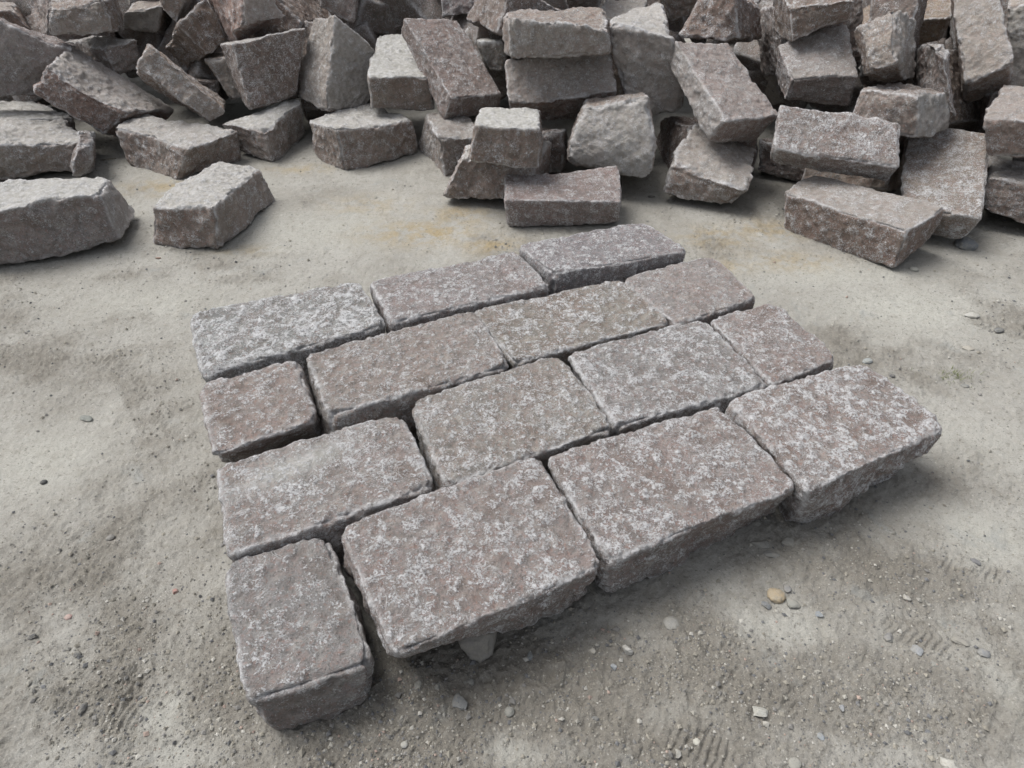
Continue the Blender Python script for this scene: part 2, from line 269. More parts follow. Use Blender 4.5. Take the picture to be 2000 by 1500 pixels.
PILE = [
    ([[-2.515,2.822,0.04],[-1.919,3.081,0.023],[-2.627,3.184,0.025],[-2.041,3.446,0.012],[-2.41,2.866,0.308],[-1.932,3.118,0.283],[-2.642,3.209,0.27],[-2.079,3.447,0.227]], 'big grey block with a pale top lying nearest at the left edge', (1.06, 1.015, 1.007), 0.3, {'t': 0.9, 'r': 0.4}, 0.65, 0.025),
    ([[-1.781,3.114,0.014],[-1.45,3.068,-0.001],[-1.696,3.722,0.004],[-1.332,3.682,-0.004],[-1.751,3.111,0.216],[-1.406,3.076,0.214],[-1.686,3.721,0.208],[-1.378,3.687,0.206]], 'brown-grey block lying alone on the ground with a pale sloping top', (1.039, 0.916, 0.836), 0.4, {'t': 0.85, 'r': 0.2}, 0.8, 0.02),
    ([[-2.403,4.213,-0.019],[-1.991,3.993,0.006],[-2.338,4.551,-0.005],[-1.73,4.313,-0.004],[-2.468,4.223,0.2],[-1.84,3.981,0.198],[-2.415,4.556,0.207],[-1.692,4.308,0.197]], 'long block with a flat mottled top lying behind the lone brown-grey block', (1.028, 0.926, 0.855), 0.5, {'t': 0.65}, 0.8, 0.02),
    ([[-1.752,4.387,-0.001],[-1.532,4.275,0.0],[-1.538,4.794,0.012],[-1.382,4.677,0.008],[-1.817,4.381,0.224],[-1.541,4.255,0.208],[-1.468,4.786,0.234],[-1.352,4.666,0.226]], 'small block with a pale dusty top wedged behind the long flat-topped block', (1.007, 0.936, 0.874), 0.4, {'t': 0.8}, 0.9, 0.02),
    ([[-1.05,4.068,0.005],[-0.595,4.407,0.028],[-1.343,4.476,0.0],[-0.915,4.791,-0.005],[-1.034,4.095,0.243],[-0.603,4.407,0.234],[-1.285,4.475,0.204],[-0.959,4.797,0.208]], 'block with pale dusty top and chipped front corner on the bare ground', (1.007, 0.916, 0.845), 0.4, {'t': 0.8}, 0.9, 0.02),
    ([[-0.889,4.494,0.239],[-0.507,4.528,0.206],[-0.976,5.169,0.319],[-0.648,5.219,0.306],[-0.868,4.455,0.458],[-0.545,4.502,0.44],[-0.932,5.141,0.552],[-0.67,5.19,0.535]], 'short block with a very pale clean-edged top on top of the chipped-corner block', (0.954, 0.886, 0.807), 0.25, {'t': 0.95}, 0.6, 0.016),
    ([[-0.426,4.358,0.228],[-0.073,4.604,0.232],[-0.705,4.826,0.61],[-0.409,5.034,0.565],[-0.353,4.28,0.37],[-0.058,4.51,0.353],[-0.668,4.731,0.73],[-0.364,4.937,0.683]], 'long dark flat slab leaning steeply to the left beside the pale-topped short block', (0.933, 0.827, 0.788), 0.6, {}, 0.45, 0.012),
    ([[-0.428,4.037,-0.005],[-0.157,4.127,-0.005],[-0.6,4.5,0.002],[-0.305,4.584,-0.006],[-0.426,4.038,0.226],[-0.168,4.132,0.23],[-0.555,4.488,0.216],[-0.304,4.585,0.225]], 'grey block on the ground under the foot of the leaning dark slab', (0.954, 0.906, 0.855), 0.4, {'t': 0.25}, 0.8, 0.018),
    ([[-0.389,3.577,0.024],[0.167,3.524,0.047],[-0.291,3.999,-0.037],[0.204,3.932,-0.031],[-0.314,3.625,0.277],[0.134,3.558,0.282],[-0.28,4.039,0.205],[0.202,3.971,0.21]], 'wedge-shaped grey-brown block under the white-topped block', (1.039, 0.936, 0.874), 0.3, {'t': 0.75}, 1.0, 0.025),
    ([[-0.229,3.461,0.286],[0.147,3.44,0.26],[-0.193,3.969,0.243],[0.157,3.955,0.225],[-0.191,3.467,0.471],[0.145,3.454,0.455],[-0.172,3.977,0.429],[0.158,3.975,0.427]], 'short block with a bright white top perched on two other blocks', (0.933, 0.827, 0.741), 0.25, {'t': 1.0, 'd': 0.5}, 0.6, 0.016),
    ([[-0.027,3.322,-0.003],[0.57,3.329,0.025],[-0.032,3.622,0.027],[0.57,3.613,0.035],[-0.044,3.299,0.176],[0.555,3.272,0.161],[-0.038,3.597,0.204],[0.57,3.591,0.215]], 'grey-violet speckled block under the bright white-topped block', (0.975, 0.886, 0.874), 0.6, {}, 0.35, 0.018),
    ([[0.353,3.733,0.171],[0.726,3.658,0.143],[0.4,4.107,0.084],[0.784,4.056,0.085],[0.359,3.781,0.503],[0.742,3.742,0.519],[0.402,4.165,0.428],[0.796,4.128,0.447]], 'pale lichen-mottled block with a rounded bulging underside', (1.081, 0.985, 0.902), 0.25, {'f': 0.6}, 0.8, 0.031),
    ([[0.0,4.393,0.207],[0.63,4.336,0.275],[-0.007,4.555,0.406],[0.615,4.5,0.477],[-0.045,4.173,0.377],[0.597,4.121,0.452],[-0.036,4.339,0.581],[0.559,4.278,0.645]], 'pink-tinged block with a dark underside above the bright white-topped block', (1.102, 0.955, 0.883), 0.45, {'t': 0.35}, 0.6, 0.018),
    ([[-0.069,3.988,0.635],[0.525,3.957,0.689],[0.016,4.641,0.599],[0.581,4.575,0.611],[-0.076,4.026,0.848],[0.51,3.945,0.839],[0.046,4.669,0.8],[0.55,4.581,0.783]], 'broad grey block with rounded left end behind the pink-tinged block', (1.113, 1.024, 0.95), 0.35, {'f': 0.25}, 0.9, 0.03),
    ([[0.699,4.195,0.276],[1.01,4.181,0.363],[0.78,4.856,0.315],[1.057,4.816,0.37],[0.56,4.248,0.793],[0.881,4.123,0.741],[0.725,4.866,0.778],[0.927,4.802,0.803]], 'tall standing block with a pale bluish patch at its head', (1.166, 1.064, 0.997), 0.35, {'f': 0.4, 't': 0.7}, 0.8, 0.035),
    ([[1.074,3.725,0.324],[1.383,3.885,0.258],[0.873,4.176,0.59],[1.191,4.35,0.541],[1.111,3.632,0.446],[1.452,3.818,0.411],[0.873,4.103,0.735],[1.257,4.28,0.69]], 'large flat slab tilted over the front pile with a yellowish left side', (1.113, 0.985, 0.95), 0.55, {'l': 0.5, 't': 0.2}, 0.6, 0.015),
    ([[0.852,3.613,0.032],[1.171,3.524,0.029],[1.026,4.079,0.099],[1.372,3.943,0.037],[0.868,3.609,0.258],[1.217,3.455,0.174],[1.04,4.066,0.314],[1.408,3.9,0.215]], 'tilted block standing on its corner under the large tilted slab', (1.145, 1.034, 0.95), 0.4, {'t': 0.4, 'l': 0.6}, 0.9, 0.03),
    ([[1.359,3.566,0.257],[1.925,3.385,0.219],[1.405,3.731,0.414],[1.966,3.56,0.388],[1.313,3.433,0.375],[1.88,3.265,0.353],[1.366,3.619,0.557],[1.91,3.434,0.514]], 'white-flecked slab resting with its broad face forward, left of the upright slab', (1.039, 0.965, 0.931), 0.9, {}, 0.55, 0.02),
    ([[2.028,3.249,0.001],[2.219,3.11,0.031],[2.222,3.808,0.21],[2.517,3.664,0.233],[1.883,3.183,0.16],[2.235,3.038,0.184],[2.164,3.774,0.409],[2.494,3.607,0.404]], 'upright white-flecked slab at the right beside the narrow joint', (1.113, 1.034, 0.95), 0.95, {}, 0.5, 0.018),
    ([[1.424,3.331,-0.016],[1.806,2.858,0.009],[1.629,3.534,0.036],[2.04,3.061,0.061],[1.375,3.332,0.203],[1.786,2.842,0.206],[1.587,3.519,0.234],[2.03,3.027,0.236]], 'brown block with a smooth grey top lying in front of the upright slab', (0.933, 0.788, 0.703), 0.6, {'t': 0.45}, 0.5, 0.016),
    ([[2.45,3.324,0.059],[2.792,3.116,0.055],[2.673,3.777,-0.005],[3.006,3.592,0.019],[2.392,3.361,0.277],[2.705,3.163,0.284],[2.671,3.817,0.215],[3.001,3.607,0.208]], 'block at the right frame edge on the ground past the upright slab', (0.975, 0.867, 0.807), 0.4, {'t': 0.45}, 0.8, 0.018),
    ([[1.756,3.663,0.434],[1.97,3.379,0.445],[2.032,3.862,0.38],[2.247,3.591,0.41],[1.765,3.685,0.611],[1.932,3.422,0.649],[2.037,3.897,0.575],[2.225,3.606,0.578]], 'grey block with a ridged end above the joint of two white-flecked slabs', (1.06, 0.985, 0.931), 0.35, {'r': 0.5}, 0.9, 0.02),
    ([[1.549,4.04,0.422],[1.888,3.958,0.418],[1.556,4.296,0.499],[1.893,4.283,0.581],[1.508,3.903,0.563],[1.852,3.87,0.621],[1.501,4.211,0.705],[1.845,4.211,0.803]], 'square-topped speckled block with a dark front, under the overhanging brown block', (1.007, 0.936, 0.912), 0.55, {'t': 0.25}, 0.5, 0.013),
    ([[1.788,3.735,0.652],[1.904,3.631,0.722],[2.012,4.058,0.523],[2.153,3.951,0.587],[1.703,3.821,0.849],[1.883,3.749,0.958],[1.967,4.173,0.755],[2.148,4.088,0.848]], 'rough standing block with a sharp ridge, right of the square-topped block', (1.187, 1.044, 0.931), 0.5, {'f': 0.25, 'r': 0.4}, 1.1, 0.015),
    ([[2.379,4.245,0.455],[2.157,3.703,0.538],[2.496,4.18,0.479],[2.278,3.569,0.476],[2.29,4.267,0.661],[2.107,3.746,0.771],[2.432,4.231,0.723],[2.115,3.648,0.755]], 'small grey block peeking out below the rough ridged block', (1.007, 0.936, 0.902), 0.3, {'t': 0.3}, 0.9, 0.02),
    ([[2.178,4.735,0.503],[2.597,4.506,0.594],[2.382,5.199,0.592],[2.826,4.968,0.679],[2.076,4.701,0.688],[2.563,4.482,0.79],[2.346,5.195,0.813],[2.763,4.937,0.866]], 'broad olive-brown block behind the rough ridged block', (1.007, 0.886, 0.741), 0.15, {}, 0.7, 0.02),
    ([[2.651,4.14,0.378],[2.816,4.069,0.491],[2.589,4.534,0.825],[2.769,4.45,0.921],[2.448,3.925,0.547],[2.629,3.853,0.658],[2.389,4.346,1.027],[2.58,4.209,1.057]], 'tall slab with white-blue stained edges leaning at the upper right', (1.187, 1.034, 0.912), 0.45, {'t': 0.4}, 0.6, 0.02),
    ([[3.055,4.391,0.341],[3.339,4.194,0.397],[3.345,4.87,0.303],[3.606,4.713,0.41],[2.862,4.496,0.835],[3.152,4.295,0.887],[3.213,4.993,0.82],[3.451,4.793,0.874]], 'pale greenish grey block at the upper right frame edge behind the stained slab', (1.325, 1.251, 1.14), 0.1, {'f': 0.6}, 0.7, 0.02),
    ([[2.386,3.395,0.374],[2.647,3.234,0.415],[2.635,3.868,0.378],[2.896,3.716,0.429],[2.297,3.408,0.544],[2.569,3.225,0.557],[2.618,3.883,0.55],[2.854,3.722,0.591]], 'pinkish grey block at the right edge below the stained slab', (1.102, 0.955, 0.883), 0.3, {'t': 0.35}, 0.8, 0.018),
    ([[2.822,3.745,0.14],[3.012,3.595,0.171],[3.165,4.222,-0.012],[3.362,4.089,0.04],[2.758,3.767,0.276],[2.957,3.614,0.303],[3.164,4.28,0.169],[3.338,4.131,0.201]], 'small grey block end at the right edge beneath the pinkish grey block', (1.113, 1.034, 0.997), 0.2, {}, 0.9, 0.02),
    ([[1.518,4.089,0.723],[1.789,4.075,0.851],[1.559,4.442,0.705],[1.88,4.402,0.801],[1.457,4.111,0.915],[1.771,4.022,0.949],[1.511,4.492,0.932],[1.863,4.406,0.97]], 'brown overhanging block at the top with a chipped pale upper corner', (0.912, 0.808, 0.722), 0.5, {}, 0.7, 0.016),
    ([[0.965,4.433,0.685],[1.295,4.286,0.697],[1.329,4.91,0.585],[1.585,4.764,0.599],[1.101,4.471,0.902],[1.229,4.319,0.908],[1.344,4.946,0.799],[1.559,4.792,0.804]], 'dark brown rough block behind the tall standing block and the large tilted slab', (0.848, 0.719, 0.646), 0.5, {}, 0.9, 0.02),
    ([[1.016,4.882,0.682],[1.174,4.866,0.737],[1.028,5.373,0.678],[1.282,5.337,0.708],[0.911,4.859,0.83],[1.201,4.802,0.833],[0.993,5.378,0.861],[1.276,5.324,0.869]], 'small dark block at the top edge right of the tall standing block', (0.954, 0.886, 0.807), 0.2, {'t': 0.4}, 0.8, 0.02),
    ([[1.58,5.211,0.051],[1.869,4.906,0.149],[1.705,5.338,0.189],[1.969,4.975,0.213],[1.418,5.174,0.474],[1.687,4.766,0.441],[1.511,5.222,0.512],[1.726,4.822,0.489]], 'pale smooth block peeking out behind the large tilted slab', (1.272, 1.162, 1.045), 0.1, {'f': 0.6, 't': 0.5}, 0.7, 0.03),
    ([[1.634,4.852,0.372],[1.644,4.37,0.48],[2.058,4.892,0.451],[2.083,4.401,0.548],[1.554,4.928,0.738],[1.591,4.429,0.825],[1.994,4.959,0.805],[2.018,4.468,0.901]], 'shadowed grey block in the gap left of the overhanging brown block', (0.901, 0.837, 0.807), 0.3, {}, 0.8, 0.02),
    ([[-0.954,5.835,0.41],[-0.396,5.792,0.525],[-0.91,6.09,0.61],[-0.264,5.94,0.589],[-0.934,5.614,0.49],[-0.361,5.593,0.632],[-0.955,5.992,0.844],[-0.396,5.871,0.859]], 'pinkish-brown slab cut by the top edge above the leaning dark slab', (1.145, 0.886, 0.798), 0.6, {}, 0.6, 0.014),
    ([[-1.168,6.159,0.298],[-0.997,6.213,0.318],[-1.181,6.318,0.628],[-0.953,6.341,0.608],[-1.134,5.705,0.527],[-0.917,5.739,0.521],[-1.105,5.844,0.83],[-0.872,5.879,0.826]], 'grey block cut by the top edge beside the pinkish-brown slab', (1.039, 0.955, 0.902), 0.35, {}, 0.7, 0.018),
    ([[-1.427,4.729,0.234],[-1.174,4.502,0.24],[-1.203,4.938,0.115],[-0.963,4.77,0.196],[-1.279,4.92,0.687],[-1.091,4.737,0.749],[-1.109,5.119,0.556],[-0.905,4.884,0.552]], 'pale standing block with a dusty white broad right side', (1.081, 0.985, 0.902), 0.3, {'f': 0.3, 'r': 0.6}, 0.9, 0.014),
    ([[-1.654,4.486,0.261],[-1.4,4.68,0.274],[-1.825,4.85,0.172],[-1.488,5.039,0.178],[-1.727,4.56,0.625],[-1.273,4.796,0.689],[-1.928,4.915,0.524],[-1.54,5.118,0.548]], 'dark square-faced block with scattered white flecks leaning on the pale standing block', (0.784, 0.69, 0.636), 0.5, {'t': 0.6}, 0.45, 0.013),
    ([[-1.95,4.862,0.216],[-1.799,4.903,0.244],[-2.111,5.465,0.144],[-1.893,5.517,0.187],[-2.033,4.862,0.443],[-1.796,4.924,0.497],[-2.164,5.478,0.387],[-1.944,5.531,0.431]], 'small pale block tucked behind the dark square-faced block', (1.113, 1.034, 0.931), 0.1, {'f': 0.3}, 0.8, 0.03),
    ([[-2.413,4.726,0.388],[-2.095,4.785,0.076],[-2.313,4.833,0.522],[-1.973,4.861,0.171],[-2.24,4.361,0.548],[-1.89,4.408,0.221],[-2.153,4.462,0.674],[-1.807,4.445,0.266]], 'narrow tilted slab with a veined brown face sliding down to the right', (1.039, 0.906, 0.798), 0.6, {'t': 0.25}, 0.9, 0.012),
    ([[-2.42,5.173,0.497],[-2.314,5.188,0.314],[-2.285,5.356,0.589],[-2.17,5.358,0.39],[-2.129,4.859,0.657],[-2.015,4.885,0.487],[-1.991,5.054,0.764],[-1.902,5.034,0.536]], 'dark brown block with a pale ridge across it behind the narrow tilted slab', (0.869, 0.749, 0.646), 0.3, {}, 0.9, 0.014),
    ([[-1.911,5.073,0.528],[-1.663,4.724,0.654],[-1.752,5.248,0.575],[-1.449,4.892,0.692],[-2.014,5.13,0.787],[-1.674,4.739,0.86],[-1.795,5.267,0.787],[-1.516,4.861,0.841]], 'pink-veined block with a smooth pale upper face at the top edge', (1.219, 0.985, 0.902), 0.4, {'r': 0.5}, 1.0, 0.02),
    ([[-1.422,5.158,0.618],[-1.331,5.848,0.525],[-1.74,5.183,0.33],[-1.584,5.862,0.225],[-1.67,5.239,0.821],[-1.45,5.91,0.704],[-1.931,5.256,0.523],[-1.775,5.936,0.418]], 'dark brown flat face behind the pale standing block at the top edge', (0.869, 0.758, 0.684), 0.25, {}, 0.6, 0.02),
    ([[-1.27,5.186,0.73],[-1.078,5.166,0.607],[-1.407,5.705,0.624],[-1.149,5.735,0.563],[-1.302,5.158,0.862],[-1.02,5.228,0.852],[-1.37,5.735,0.828],[-1.118,5.777,0.784]], 'grey block end at the top edge between dark flat face and grey cut block', (1.113, 1.034, 0.997), 0.5, {}, 0.8, 0.02),
    ([[-2.851,4.663,0.658],[-2.517,4.787,0.644],[-2.995,5.125,0.633],[-2.676,5.226,0.592],[-2.796,4.661,0.823],[-2.51,4.787,0.814],[-2.987,5.15,0.834],[-2.651,5.243,0.781]], 'pale grey block with fine white veins near the upper left corner', (1.081, 0.985, 0.902), 0.45, {'f': 0.2}, 1.0, 0.016),
    ([[-2.705,5.224,0.567],[-2.443,5.273,0.518],[-2.814,5.912,0.515],[-2.559,5.966,0.474],[-2.594,5.186,0.693],[-2.338,5.301,0.729],[-2.771,5.917,0.696],[-2.544,5.995,0.685]], 'smooth grey wedge-shaped block right of the white-veined pale block', (1.187, 1.133, 1.064), 0.05, {'f': 0.4}, 0.6, 0.02),
    ([[-2.294,4.972,0.754],[-2.159,5.004,0.662],[-2.498,5.554,0.682],[-2.31,5.606,0.615],[-2.262,4.958,0.877],[-2.055,5.052,0.863],[-2.442,5.586,0.862],[-2.255,5.637,0.794]], 'pale block tip hanging from the top edge above the smooth grey wedge', (1.145, 1.044, 0.95), 0.5, {}, 0.9, 0.016),
    ([[-3.059,5.237,0.299],[-2.63,4.808,0.367],[-2.996,5.378,0.307],[-2.498,4.967,0.398],[-3.124,5.216,0.471],[-2.591,4.802,0.558],[-3.102,5.361,0.484],[-2.458,4.965,0.594]], 'flat-lying grey block with a split front below the white-veined pale block', (1.039, 0.985, 0.95), 0.35, {'t': 0.5}, 1.0, 0.016),
    ([[-3.282,4.364,0.357],[-3.017,4.643,0.316],[-3.445,4.7,0.395],[-3.071,4.854,0.196],[-3.178,4.546,0.8],[-2.757,4.672,0.565],[-3.334,4.829,0.77],[-2.88,4.941,0.519]], 'large blue-grey block with a sloping top at the left frame edge', (0.986, 0.916, 0.912), 0.3, {'f': 0.25}, 0.9, 0.02),
    ([[-3.446,4.894,0.62],[-3.178,5.013,0.609],[-3.746,5.439,0.519],[-3.548,5.556,0.504],[-3.376,4.876,0.742],[-3.235,4.993,0.727],[-3.72,5.463,0.693],[-3.576,5.577,0.674]], 'reddish-brown block in the upper left corner behind the large blue-grey block', (1.06, 0.886, 0.779), 0.2, {'t': 0.4}, 0.9, 0.02),
    ([[-3.616,5.593,0.48],[-3.217,5.199,0.527],[-3.345,5.903,0.302],[-2.901,5.512,0.354],[-3.603,5.694,0.763],[-3.116,5.308,0.82],[-3.286,6.008,0.591],[-2.842,5.618,0.643]], 'upright grey block in the upper left between reddish block and white-veined block', (1.113, 1.034, 0.997), 0.3, {}, 0.9, 0.02),
    ([[-2.881,4.315,0.392],[-2.547,4.336,0.137],[-2.93,4.761,0.333],[-2.496,4.732,0.015],[-2.768,4.352,0.567],[-2.295,4.339,0.268],[-2.84,4.819,0.533],[-2.299,4.752,0.168]], 'long dark red-brown block leaning down to the right with a pale upper face', (0.954, 0.788, 0.722), 0.35, {'t': 0.55}, 1.0, 0.02),
    ([[-3.124,3.785,0.074],[-2.668,4.05,-0.01],[-3.332,4.22,0.08],[-2.856,4.485,-0.003],[-3.036,3.796,0.266],[-2.546,4.08,0.206],[-3.304,4.229,0.269],[-2.822,4.508,0.203]], 'pale yellowish-grey ledge block at the left edge behind the big grey block', (1.081, 0.985, 0.902), 0.3, {'t': 0.7, 'f': 0.15}, 1.0, 0.025),
    ([[-3.382,4.2,0.076],[-2.878,4.521,-0.006],[-3.769,4.786,0.064],[-3.342,5.107,-0.017],[-3.298,4.187,0.23],[-2.811,4.531,0.177],[-3.67,4.801,0.253],[-3.407,5.128,0.179]], 'pale flat-topped block at the left edge under the large blue-grey block', (1.272, 1.182, 1.064), 0.1, {'t': 0.9}, 0.8, 0.03),
    ([[-2.558,3.87,0.064],[-2.531,3.949,0.039],[-2.808,4.312,0.005],[-2.677,4.383,-0.03],[-2.508,3.921,0.251],[-2.418,4.011,0.241],[-2.722,4.34,0.164],[-2.666,4.422,0.144]], 'small dark rounded stone end beside the pale yellowish-grey ledge block', (0.848, 0.788, 0.76), 0.15, {}, 1.0, 0.05),
    ([[-0.311,5.153,0.631],[-0.105,4.569,0.671],[0.063,5.27,0.489],[0.275,4.703,0.55],[-0.253,5.183,0.844],[-0.036,4.632,0.925],[0.128,5.319,0.726],[0.339,4.753,0.787]], 'dark block at the top edge left of the broad rounded grey block', (0.827, 0.739, 0.684), 0.3, {}, 0.9, 0.02),
    ([[-0.028,5.225,0.655],[0.178,5.807,0.571],[-0.51,5.399,0.621],[-0.285,5.984,0.538],[-0.048,5.249,0.864],[0.197,5.834,0.782],[-0.512,5.431,0.839],[-0.287,6.015,0.756]], 'streaked dark grey block cut by the top edge above the broad rounded grey block', (0.954, 0.906, 0.931), 0.3, {}, 0.8, 0.02),
    ([[0.358,5.216,0.682],[0.554,5.19,0.674],[0.368,5.492,1.106],[0.606,5.469,1.104],[0.303,4.893,0.887],[0.553,4.874,0.889],[0.34,5.172,1.316],[0.578,5.149,1.313]], 'grey block bottom showing at the top edge left of the tall standing block', (1.007, 0.936, 0.883), 0.3, {}, 0.9, 0.03),
    ([[0.535,4.892,0.733],[0.811,4.798,0.645],[0.469,4.979,0.191],[0.75,4.918,0.144],[0.641,5.266,0.756],[0.905,5.244,0.76],[0.57,5.388,0.259],[0.85,5.327,0.213]], 'pale smooth block at the top edge just behind the tall standing block', (1.219, 1.133, 1.045), 0.1, {'f': 0.4}, 0.7, 0.03),
    ([[-0.182,4.734,0.411],[-0.033,4.709,0.387],[-0.208,5.408,0.282],[-0.013,5.407,0.288],[-0.227,4.732,0.57],[-0.032,4.732,0.576],[-0.177,5.436,0.478],[-0.055,5.436,0.485]], 'small greenish-grey stone in the gap between leaning dark slab and broad grey block', (1.007, 1.005, 0.931), 0.2, {'t': 0.4}, 1.0, 0.03),
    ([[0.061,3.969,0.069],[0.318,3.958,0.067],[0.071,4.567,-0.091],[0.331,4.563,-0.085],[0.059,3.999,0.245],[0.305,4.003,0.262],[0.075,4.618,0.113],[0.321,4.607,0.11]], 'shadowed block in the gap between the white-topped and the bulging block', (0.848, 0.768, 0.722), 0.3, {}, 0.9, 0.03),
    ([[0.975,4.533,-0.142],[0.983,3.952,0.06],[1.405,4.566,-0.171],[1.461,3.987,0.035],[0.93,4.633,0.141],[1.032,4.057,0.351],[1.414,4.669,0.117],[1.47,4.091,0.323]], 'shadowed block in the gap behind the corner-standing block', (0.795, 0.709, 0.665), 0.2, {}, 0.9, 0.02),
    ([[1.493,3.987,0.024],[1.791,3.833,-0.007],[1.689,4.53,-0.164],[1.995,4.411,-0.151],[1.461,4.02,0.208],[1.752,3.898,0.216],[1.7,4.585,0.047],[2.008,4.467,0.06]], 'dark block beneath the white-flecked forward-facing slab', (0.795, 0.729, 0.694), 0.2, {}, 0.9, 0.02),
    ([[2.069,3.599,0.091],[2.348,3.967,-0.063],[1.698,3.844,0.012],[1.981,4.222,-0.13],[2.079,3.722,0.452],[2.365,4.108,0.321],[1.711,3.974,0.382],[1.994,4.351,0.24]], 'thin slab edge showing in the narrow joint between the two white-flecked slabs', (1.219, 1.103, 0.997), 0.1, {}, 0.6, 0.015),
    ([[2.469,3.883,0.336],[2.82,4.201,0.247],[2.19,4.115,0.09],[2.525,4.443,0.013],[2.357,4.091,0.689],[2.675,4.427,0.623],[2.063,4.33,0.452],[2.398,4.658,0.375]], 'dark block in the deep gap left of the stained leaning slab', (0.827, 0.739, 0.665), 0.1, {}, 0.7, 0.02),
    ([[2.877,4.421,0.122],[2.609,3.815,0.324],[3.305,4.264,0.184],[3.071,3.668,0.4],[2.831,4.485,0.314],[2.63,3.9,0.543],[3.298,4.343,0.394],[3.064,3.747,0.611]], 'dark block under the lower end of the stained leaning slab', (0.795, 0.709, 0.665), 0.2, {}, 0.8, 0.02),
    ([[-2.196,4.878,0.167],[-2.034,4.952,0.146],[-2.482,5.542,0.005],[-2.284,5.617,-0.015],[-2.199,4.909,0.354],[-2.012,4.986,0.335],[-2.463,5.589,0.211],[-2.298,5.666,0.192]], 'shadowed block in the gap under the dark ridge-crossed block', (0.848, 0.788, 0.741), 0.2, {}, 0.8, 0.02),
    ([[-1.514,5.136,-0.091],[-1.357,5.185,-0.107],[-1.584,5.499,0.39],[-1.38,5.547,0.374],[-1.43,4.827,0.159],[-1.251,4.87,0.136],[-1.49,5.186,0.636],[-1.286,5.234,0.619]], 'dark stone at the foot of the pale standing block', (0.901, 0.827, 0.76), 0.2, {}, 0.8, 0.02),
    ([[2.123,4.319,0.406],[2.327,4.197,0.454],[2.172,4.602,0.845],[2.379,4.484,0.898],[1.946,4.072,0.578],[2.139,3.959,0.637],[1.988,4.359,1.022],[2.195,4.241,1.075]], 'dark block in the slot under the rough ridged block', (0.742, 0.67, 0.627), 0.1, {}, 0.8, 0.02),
    ([[-2.1,5.86,0.306],[-1.67,6.081,0.257],[-2.235,6.141,0.658],[-1.798,6.377,0.629],[-1.97,5.624,0.515],[-1.529,5.874,0.502],[-2.1,5.919,0.884],[-1.663,6.155,0.855]], 'dark brown block under the pink-veined block', (0.795, 0.67, 0.589), 0.2, {}, 0.9, 0.02),
]
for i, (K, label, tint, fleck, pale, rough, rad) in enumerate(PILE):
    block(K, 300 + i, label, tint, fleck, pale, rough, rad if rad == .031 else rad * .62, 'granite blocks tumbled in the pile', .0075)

# deeper blocks of the pile, seen only as dark bits in the gaps
rs = np.random.RandomState(11); rv, rq, ra = [], [], []; nv = 0
for k in range(330):
    x = rs.uniform(-5.2, 5.2); up = rs.uniform(0, 1) ** .8
    y0 = np.interp(x, [-3, -1.5, -.5, .3, 1, 1.8, 3], [4.75, 5.0, 4.75, 4.6, 4.55, 4.35, 4.3]); z = .12 + up * 1.5
    y = y0 + .25 + (z - .12) * 1.25 + rs.uniform(0, .5)
    a, b_, c_ = rs.uniform(.5, .68), rs.uniform(.34, .44), rs.uniform(.2, .3)
    K = np.array([[(i & 1) - .5, (i >> 1 & 1) - .5, (i >> 2) - .5] for i in range(8)]) * (a, b_, c_) * rs.uniform(.88, 1.1, (8, 3))
    q = rs.normal(size=(3, 3)); q, _ = np.linalg.qr(np.eye(3) + .55 * q); q *= np.sign(np.diag(q))
    V, Q, A = block_mesh(K, 900 + k, .8, .018, {}, .035, False, False)
    V = V @ q.T; V = V + np.array([x, y, max(z, -V[:, 2].min())])
    rv.append(V); rq.append(Q + nv); ra.append(A); nv += len(V)
o = put('rubble', mesh_from('rubble', np.concatenate(rv), np.concatenate(rq), GRANITE, np.concatenate(ra)), (0, 0, 0), 'shadowed mass of further granite blocks deep in the pile', None, None, 'stuff')
o.color = (.9, .86, .82, .3)

# ------------------------------------------------------------------ ground
PATCH = [[0.0,0.791,1.688,0.337,0.788],[-1.116,1.115,0.46,0.455,0.525],[1.046,1.115,0.488,0.437,0.562],[-1.745,2.123,0.238,0.132,0.45],[-1.255,1.63,0.153,0.169,0.338],[-1.507,2.468,0.262,0.056,0.225],[-1.357,1.367,0.2,0.12,0.202],[1.397,2.351,0.19,0.169,0.75],[1.574,2.14,0.339,0.234,0.712],[2.097,2.468,0.197,0.241,0.75],[0.714,0.992,0.397,0.207,0.413],[0.932,0.854,0.41,0.169,0.562],[0.119,0.767,0.393,0.155,0.525],[-0.238,0.767,0.262,0.143,0.562],[-0.952,0.992,0.344,0.192,0.45],[-0.977,0.767,0.31,0.131,0.488],[-0.504,0.687,0.183,0.066,0.45],[1.04,1.272,0.238,0.111,0.375],[1.454,1.493,0.194,0.175,0.413],[-1.394,2.915,0.147,0.07,0.375],[0.144,0.963,0.392,0.115,0.45],[-2.415,3.126,0.231,0.077,0.3],[-1.235,2.794,0.285,0.047,0.45]]      # x, y, rx, ry, amount: banks of loose sandy soil
HARD = [[1.696,2.549,0.335,0.23,1.0],[-1.014,3.298,0.48,0.239,0.7],[-1.58,2.592,0.384,0.171,0.6],[1.392,1.29,0.135,0.113,0.8],[0.701,0.992,0.159,0.059,0.6],[-1.547,1.606,0.202,0.166,0.7],[1.192,0.854,0.075,0.104,0.5],[0.36,0.779,0.144,0.06,0.5],[-0.81,0.767,0.06,0.095,0.6],[-0.751,0.677,0.091,0.043,0.6],[0.0,0.677,0.114,0.043,0.6],[1.529,2.817,0.382,0.144,0.8],[1.565,1.704,0.209,0.127,0.4]]        # trodden pale crust
